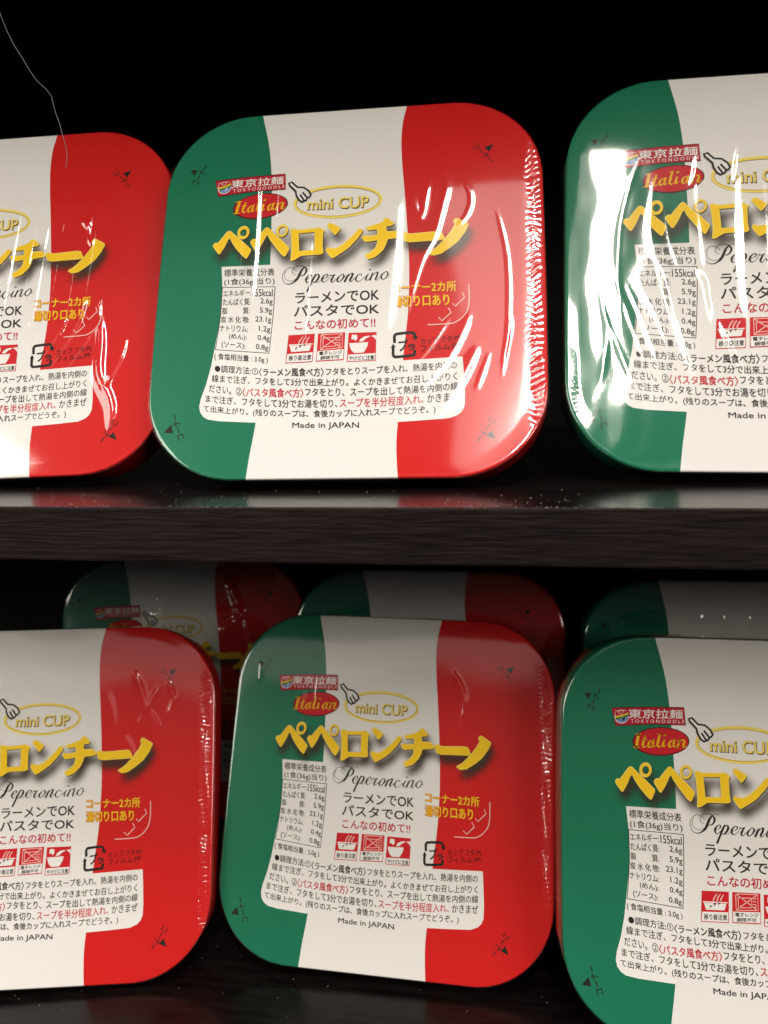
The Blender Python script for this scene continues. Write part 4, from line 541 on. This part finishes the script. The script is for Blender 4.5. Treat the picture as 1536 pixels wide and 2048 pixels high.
# ------------------------------------------------------------------ noodle packs
lid_me = None
V, F = lofted(lid_rings, (True, False)); lid_me = mesh('lid', V, F, [LID])
lid_me.polygons.foreach_set('use_smooth', np.array([len(f) == 4 for f in F]))
try: lid_me.set_sharp_from_angle(angle=math.radians(40))
except Exception: pass
V, F = lofted(tray_rings, (True, True)); tray_me = mesh('tray', V, F, [TRAY])

DEBUG = False
art_src = None
def pack(spec):
    global art_src
    t = bpy.data.objects.new('noodle_pack', None); COL.objects.link(t)
    R = np.array(spec['R']); P = np.array(spec['t']) * spec.get('k', 1.0) * MM
    # rest the lowest rim point exactly on its board
    rim = [(x, y, z) for x, y, z in lofted(lid_rings[-2:-1] + lid_rings[3:4], (False, False))[0]] + list(lofted(tray_rings[-2:], (False, False))[0])
    zmin = (np.array(rim) @ R[2]).min() + P[2]
    if DEBUG: print('SHIFT', spec['label'][:30], round((spec['floor'] - zmin) / MM, 2))
    P[2] += (spec['floor'] - zmin) * spec.get('rest', 1.0)
    M = Matrix.Identity(4)
    for i in range(3):
        for j in range(3): M[i][j] = R[i][j]
        M[i][3] = P[i]
    t.matrix_world = M
    t['label'] = spec['label']; t['category'] = 'noodle pack'; t['group'] = 'noodle packs on the shelves'
    lid = link('lid', lid_me, t); link('tray', tray_me, t)
    if art_src is None:
        build_artwork(lid); art_src = lid
    else:
        for ch in art_src.children:
            c = ch.copy(); COL.objects.link(c); c.parent = lid
    fs = dict(spec.get('film', {}))
    if spec.get('glare'): fs['pose'] = (R, P)
    link('film_wrap', film_mesh(fs, spec.get('n', 260)), t)
    return t
def rot(lean, yaw, roll=0.0):
    """columns: pack x, pack up, pack face normal"""
    l, y, r = (math.radians(a) for a in (lean, yaw, roll))
    m = Matrix.Rotation(y, 3, 'Z') @ Matrix.Rotation(math.radians(90) - l, 3, 'X') @ Matrix.Rotation(r, 3, 'Z')
    return [list(q) for q in m]
def straight(x, y0, y1, w, a, lean=0.0): return dict(p=[(x, y0), (x + lean * .5, (y0 + y1) / 2), (x + lean, y1)], w=w, a=a)
PACKS = [
 dict(R=[[0.99999, -0.0012, -0.00293], [-0.00223, 0.38864, -0.92139], [0.00224, 0.92139, 0.38863]], t=[-38.32, 232.46, 25.11], floor=Z_UP, glare=True,
      label='middle pack of the upper shelf, standing between the two cropped ones',
      film=dict(seed=1, crimp=[(1, -45, 47, .21, 1.6)], bulge=[(23, -24, 11, 14, .25)],
                fold=[straight(-27, -38, 8, 1.6, .34), straight(-21, -42, 0, .6, .14), straight(-31, -30, 0, .6, .16), straight(-10, -18, 20, .9, .2, -1), straight(15, -30, 18, 2.6, .34, -3),
                      dict(p=[(20.5, -38.7), (26.8, -38), (29.2, -30), (28, -23.2), (25.6, -13.6), (22, -5.8), (19, 6), (17, 18)], w=1.0, a=.46),
                      dict(p=[(18.6, -29.5), (21.7, -19.4), (24.3, -33.8)], w=.9, a=.40), dict(p=[(33, -33), (36, -26), (35, -20), (32, -16)], w=.7, a=.2), dict(p=[(43, -22), (46, -6), (46, 14), (44, 30)], w=.6, a=.05, fix=1), dict(p=[(36, 10), (30, 23), (19, 36)], w=1.3, a=.38), dict(p=[(38, 20), (33, 30), (26, 42)], w=1.4, a=.38), dict(p=[(30, 12), (24, 21), (17, 29)], w=.7, a=.26), dict(p=[(41, 22), (39, 28), (37, 34)], w=.7, a=.25), dict(p=[(47, 12), (46, 18), (44, 26)], w=.7, a=.2)])),
 dict(R=[[0.99815, -0.04315, 0.04288], [0.05605, 0.3786, -0.92386], [0.02363, 0.92456, 0.38031]], t=[-150.37, 239.89, 24.1], floor=Z_UP, glare=True, rest=.4,
      n=320, label='upper shelf pack cropped to its red side, with a thread hanging over it',
      film=dict(seed=2, crimp=[(1, -20, 46, .05, 1.9)],
                fold=[straight(x, -31 + d, 12 + d, w, a, -4) for x, d, w, a in ((0, 0, .9, .36), (4, 3, .7, .3), (7.5, -3, 1.0, .42), (13, 0, .7, .32), (17, 2, .9, .4), (22, 1, .6, .3), (27, 8, .6, .3), (33, -2, .6, .3))] +
                [dict(p=[(35, 2), (33, 12), (24, 26)], g=1.3, w=0.94, a=.34), dict(p=[(31, 0), (27, 12), (17, 27)], g=1.3, w=1.08, a=.4), dict(p=[(26, 6), (20, 16), (12, 28)], g=1.3, w=0.81, a=.32),
                 dict(p=[(35, 4), (36, 16), (36, 26), (40, 36), (40, 44)], g=1.3, w=1.76, a=.5), dict(p=[(44, 14), (42, 22), (37, 32)], g=1.3, w=0.94, a=.32), dict(p=[(24, -26), (28, -25), (30, -22)], g=1.3, w=0.81, a=.25),
                 dict(p=[(20, -36), (26, -36)], g=1.3, w=0.68, a=.2), dict(p=[(31, -28), (30, -22), (31, -16)], g=1.3, w=0.81, a=.3)])),
 dict(R=[[0.99895, 0.02724, -0.03677], [-0.04378, 0.33531, -0.94109], [-0.0133, 0.94171, 0.33615]], t=[78.96, 234.45, 23.75], floor=Z_UP, glare=True,
      label='upper shelf pack cropped to its green side, glaring white through crumpled film',
      film=dict(seed=3, wob=.06, rip=.018, crimp=[(-1, 26, 44, .018, 1.4)],
                fold=[dict(p=[(-34, -34), (-39, -20), (-41, -4), (-40, 20)], w=.8, a=.16), dict(p=[(-31, -26), (-32, -10), (-28, 6), (-26, 16)], w=1.2, a=.3),
                      straight(-20, -34, 20, 1.4, .28, 4), straight(-7.5, -36, 20, 2.8, .4, 1), straight(-1.5, -30, 22, 1.6, .36, 2),
                      dict(p=[(-22, -2), (-14, 10), (-8, 30), (-2, 40)], w=1.7, a=.28), dict(p=[(-30, -6), (-24, 20), (-18, 38)], w=1.5, a=.28),
                      dict(p=[(-42, 2), (-38, 14), (-33, 30)], w=.7, a=.26), dict(p=[(-39, 4), (-35, 14), (-30, 28)], w=.6, a=.24), dict(p=[(-36, 2), (-31, 14), (-27, 26)], w=.7, a=.3), dict(p=[(-46, 6), (-44, 20), (-46, 34)], w=1.0, a=.25), dict(p=[(-33, 6), (-29, 18), (-24, 32)], w=.6, a=.3), dict(p=[(-45, 12), (-40, 26), (-36, 36)], w=.8, a=.3),
                      dict(p=[(-14, -41), (-18, -36), (-20, -28), (-22, -22)], w=.8, a=.25), dict(p=[(-8, -38), (-9, -30), (-10, -24)], w=.7, a=.2), dict(p=[(-28, -18), (-27, -8), (-24, 2)], w=.8, a=.25), dict(p=[(-18, 6), (-12, 22), (-6, 34)], w=1.3, a=.22)])),
 dict(R=[[0.99868, 0.03154, -0.04044], [-0.04989, 0.41465, -0.90861], [-0.01189, 0.90943, 0.41568]], t=[-32.68, 247.97, -139.43], floor=Z_LO,
      label='middle pack of the lower shelf front row, tilted clockwise',
      film=dict(seed=4, wob=.04, crimp=[(1, -44, 34, .34, 1.4)], fold=[dict(p=[(22, -40), (26, -30), (25, -18)], w=1.0, a=.25), straight(-30, -30, -18, .5, .12), straight(-47, -40, -33, .5, .14), straight(-26, -36, -16, .5, .1), dict(p=[(33, 30), (35, 36), (33, 40)], w=.5, a=.18)])),
 dict(R=[[0.98352, -0.06084, 0.17023], [0.17996, 0.41878, -0.89007], [-0.01714, 0.90605, 0.42283]], t=[-149.05, 237.6, -143.08], floor=Z_LO, k=.986, rest=.5,
      label='lower shelf front pack cropped to its white and red halves',
      film=dict(seed=5, crimp=[(1, -42, 46, .34, 1.4)], fold=[dict(p=[(28, -42), (32, -30), (30, -22)], w=1.2, a=.25), dict(p=[(40, 14), (42, 26), (38, 38)], w=.7, a=.15), dict(p=[(36, -36), (34, -28), (38, -22)], w=.9, a=.22), dict(p=[(26, -20), (30, -8), (27, 6)], w=1.4, a=.2), dict(p=[(40, -38), (42, -32), (40, -26)], w=.7, a=.3), dict(p=[(20, -34), (22, -20), (20, -6)], w=1.2, a=.16)])),
 dict(R=[[0.99978, 0.01787, -0.01119], [-0.01665, 0.34412, -0.93878], [-0.01292, 0.93876, 0.34434]], t=[78.62, 223.29, -136.01], floor=Z_LO, k=1.006, rest=.6,
      label='lower shelf front pack cropped to its green side, clearest printing of all',
      film=dict(seed=6, crimp=[(-1, -44, -30, .05, 1.6)], fold=[straight(-24, -34, -10, .6, .1), straight(-31, -30, -6, .5, .08), dict(p=[(-52, 26), (-50, 28)], w=.5, a=.25)])),
 dict(R=rot(15, 0, -.5), t=[-22.8, 306.8, -137.7], floor=Z_LO, n=120, label='dim pack behind the middle one of the lower front row', film=dict(seed=7, wob=.08)),
 dict(R=rot(15, 3, .5), t=[-134.5, 327, -136], floor=Z_LO, n=120, label='dim pack with loose crumpled film in the lower back row, its fork showing', film=dict(seed=8, wob=.16, fold=[dict(p=[(-10, -40), (-6, -34), (-9, -26)], w=1.6, a=1.1), dict(p=[(-14, -32), (0, -34), (18, -33), (30, -35)], w=1.5, a=1.2), dict(p=[(22, -46), (26, -38), (28, -28), (30, -18)], w=1.6, a=1.2), dict(p=[(10, -36), (14, -28), (12, -18)], w=2.0, a=1.2), dict(p=[(30, -34), (24, -28), (18, -24)], w=1.5, a=1.1)])),
 dict(R=rot(15, -3, 0), t=[93.9, 293.6, -139.5], floor=Z_LO, n=120, label='dim cropped pack of the lower back row behind the clearest printed one', film=dict(seed=9, wob=.08, fold=[straight(x, -46, -30, 1.3, .5) for x in (-12, -4, 5)] + [dict(p=[(-44, -36), (-38, -42), (-26, -44)], w=1.0, a=.8)])),
]

for s in PACKS: pack(s)

# ------------------------------------------------------------------ small things
def tube(name, pts, r, m):
    p, wd = spline(np.array([q[:2] for q in pts]), np.array([q[2] for q in pts])); 
    c = bpy.data.curves.new(name, 'CURVE'); c.dimensions = '3D'; c.bevel_depth = r; c.bevel_resolution = 2
    s = c.splines.new('POLY'); s.points.add(len(pts) - 1)
    for q, co in zip(s.points, pts): q.co = (*co, 1)
    c.materials.append(m)
    o = bpy.data.objects.new(name, c); COL.objects.link(o); bpy.context.view_layer.update()
    me = bpy.data.meshes.new_from_object(o.evaluated_get(bpy.context.evaluated_depsgraph_get()))
    bpy.data.objects.remove(o); return link(name, me)
def world_pt(px, py, depth):
    r = np.array([(px - 768) / 1600, (py - 1024) / 1600, 1.0]) * depth
    return CAMM @ r
th = mat('pale plastic thread', (.16, .15, .14), .4, .4)
pts = [(-22, -40), (-8, 0), (3, 35), (14, 62), (28, 90), (44, 115), (60, 142), (74, 162), (92, 178), (103, 192), (106, 206), (112, 228), (119, 246), (124, 266), (130, 286), (134, 305), (134, 322), (132, 336)]
o = tube('thread', [tuple(world_pt(x, y, 224 + 5 * i / 17) * MM) for i, (x, y) in enumerate(pts)], .00010, th)
o['label'] = 'thin pale thread hanging over the red corner of the upper left noodle pack'; o['category'] = 'thread'

dust_m = mat('pale dust', (.30, .27, .24), .8, .2)
V = []; F = []
def speck(x, y, z, r):
    b = len(V); a = rng.uniform(0, 6)
    for i in range(4): V.append((x + r * math.cos(a + i * 1.57) * rng.uniform(.5, 1.2), y + r * math.sin(a + i * 1.57) * rng.uniform(.5, 1.2), z + r * .1))
    V.append((x, y, z + r * .9))
    F.extend([(b + i, b + (i + 1) % 4, b + 4) for i in range(4)])
cs, sn = math.cos(EDGE_ROT), math.sin(EDGE_ROT)
def on_board(u, v): return -.0229 + u * cs - v * sn, EDGE_Y + u * sn + v * cs
for i in range(260):
    x, y = on_board(rng.uniform(-.13, .16), abs(rng.normal(0, .012)) + .0006); speck(x, y, Z_UP, rng.uniform(.00007, .0002))
for i in range(110):
    x, y = on_board(rng.uniform(-.10, .11), rng.uniform(-.0001, .0009)); speck(x, y, Z_UP, rng.uniform(.00007, .00019))
for i in range(160):
    x, y = on_board(rng.uniform(-.13, .13), rng.uniform(.01, .06)); speck(x, y, Z_LO, rng.uniform(.00007, .00019))
o = link('dust', mesh('dust', V, F, [dust_m])); o['kind'] = 'stuff'; o['label'] = 'pale dust specks scattered on the shelf boards'; o['category'] = 'dust'
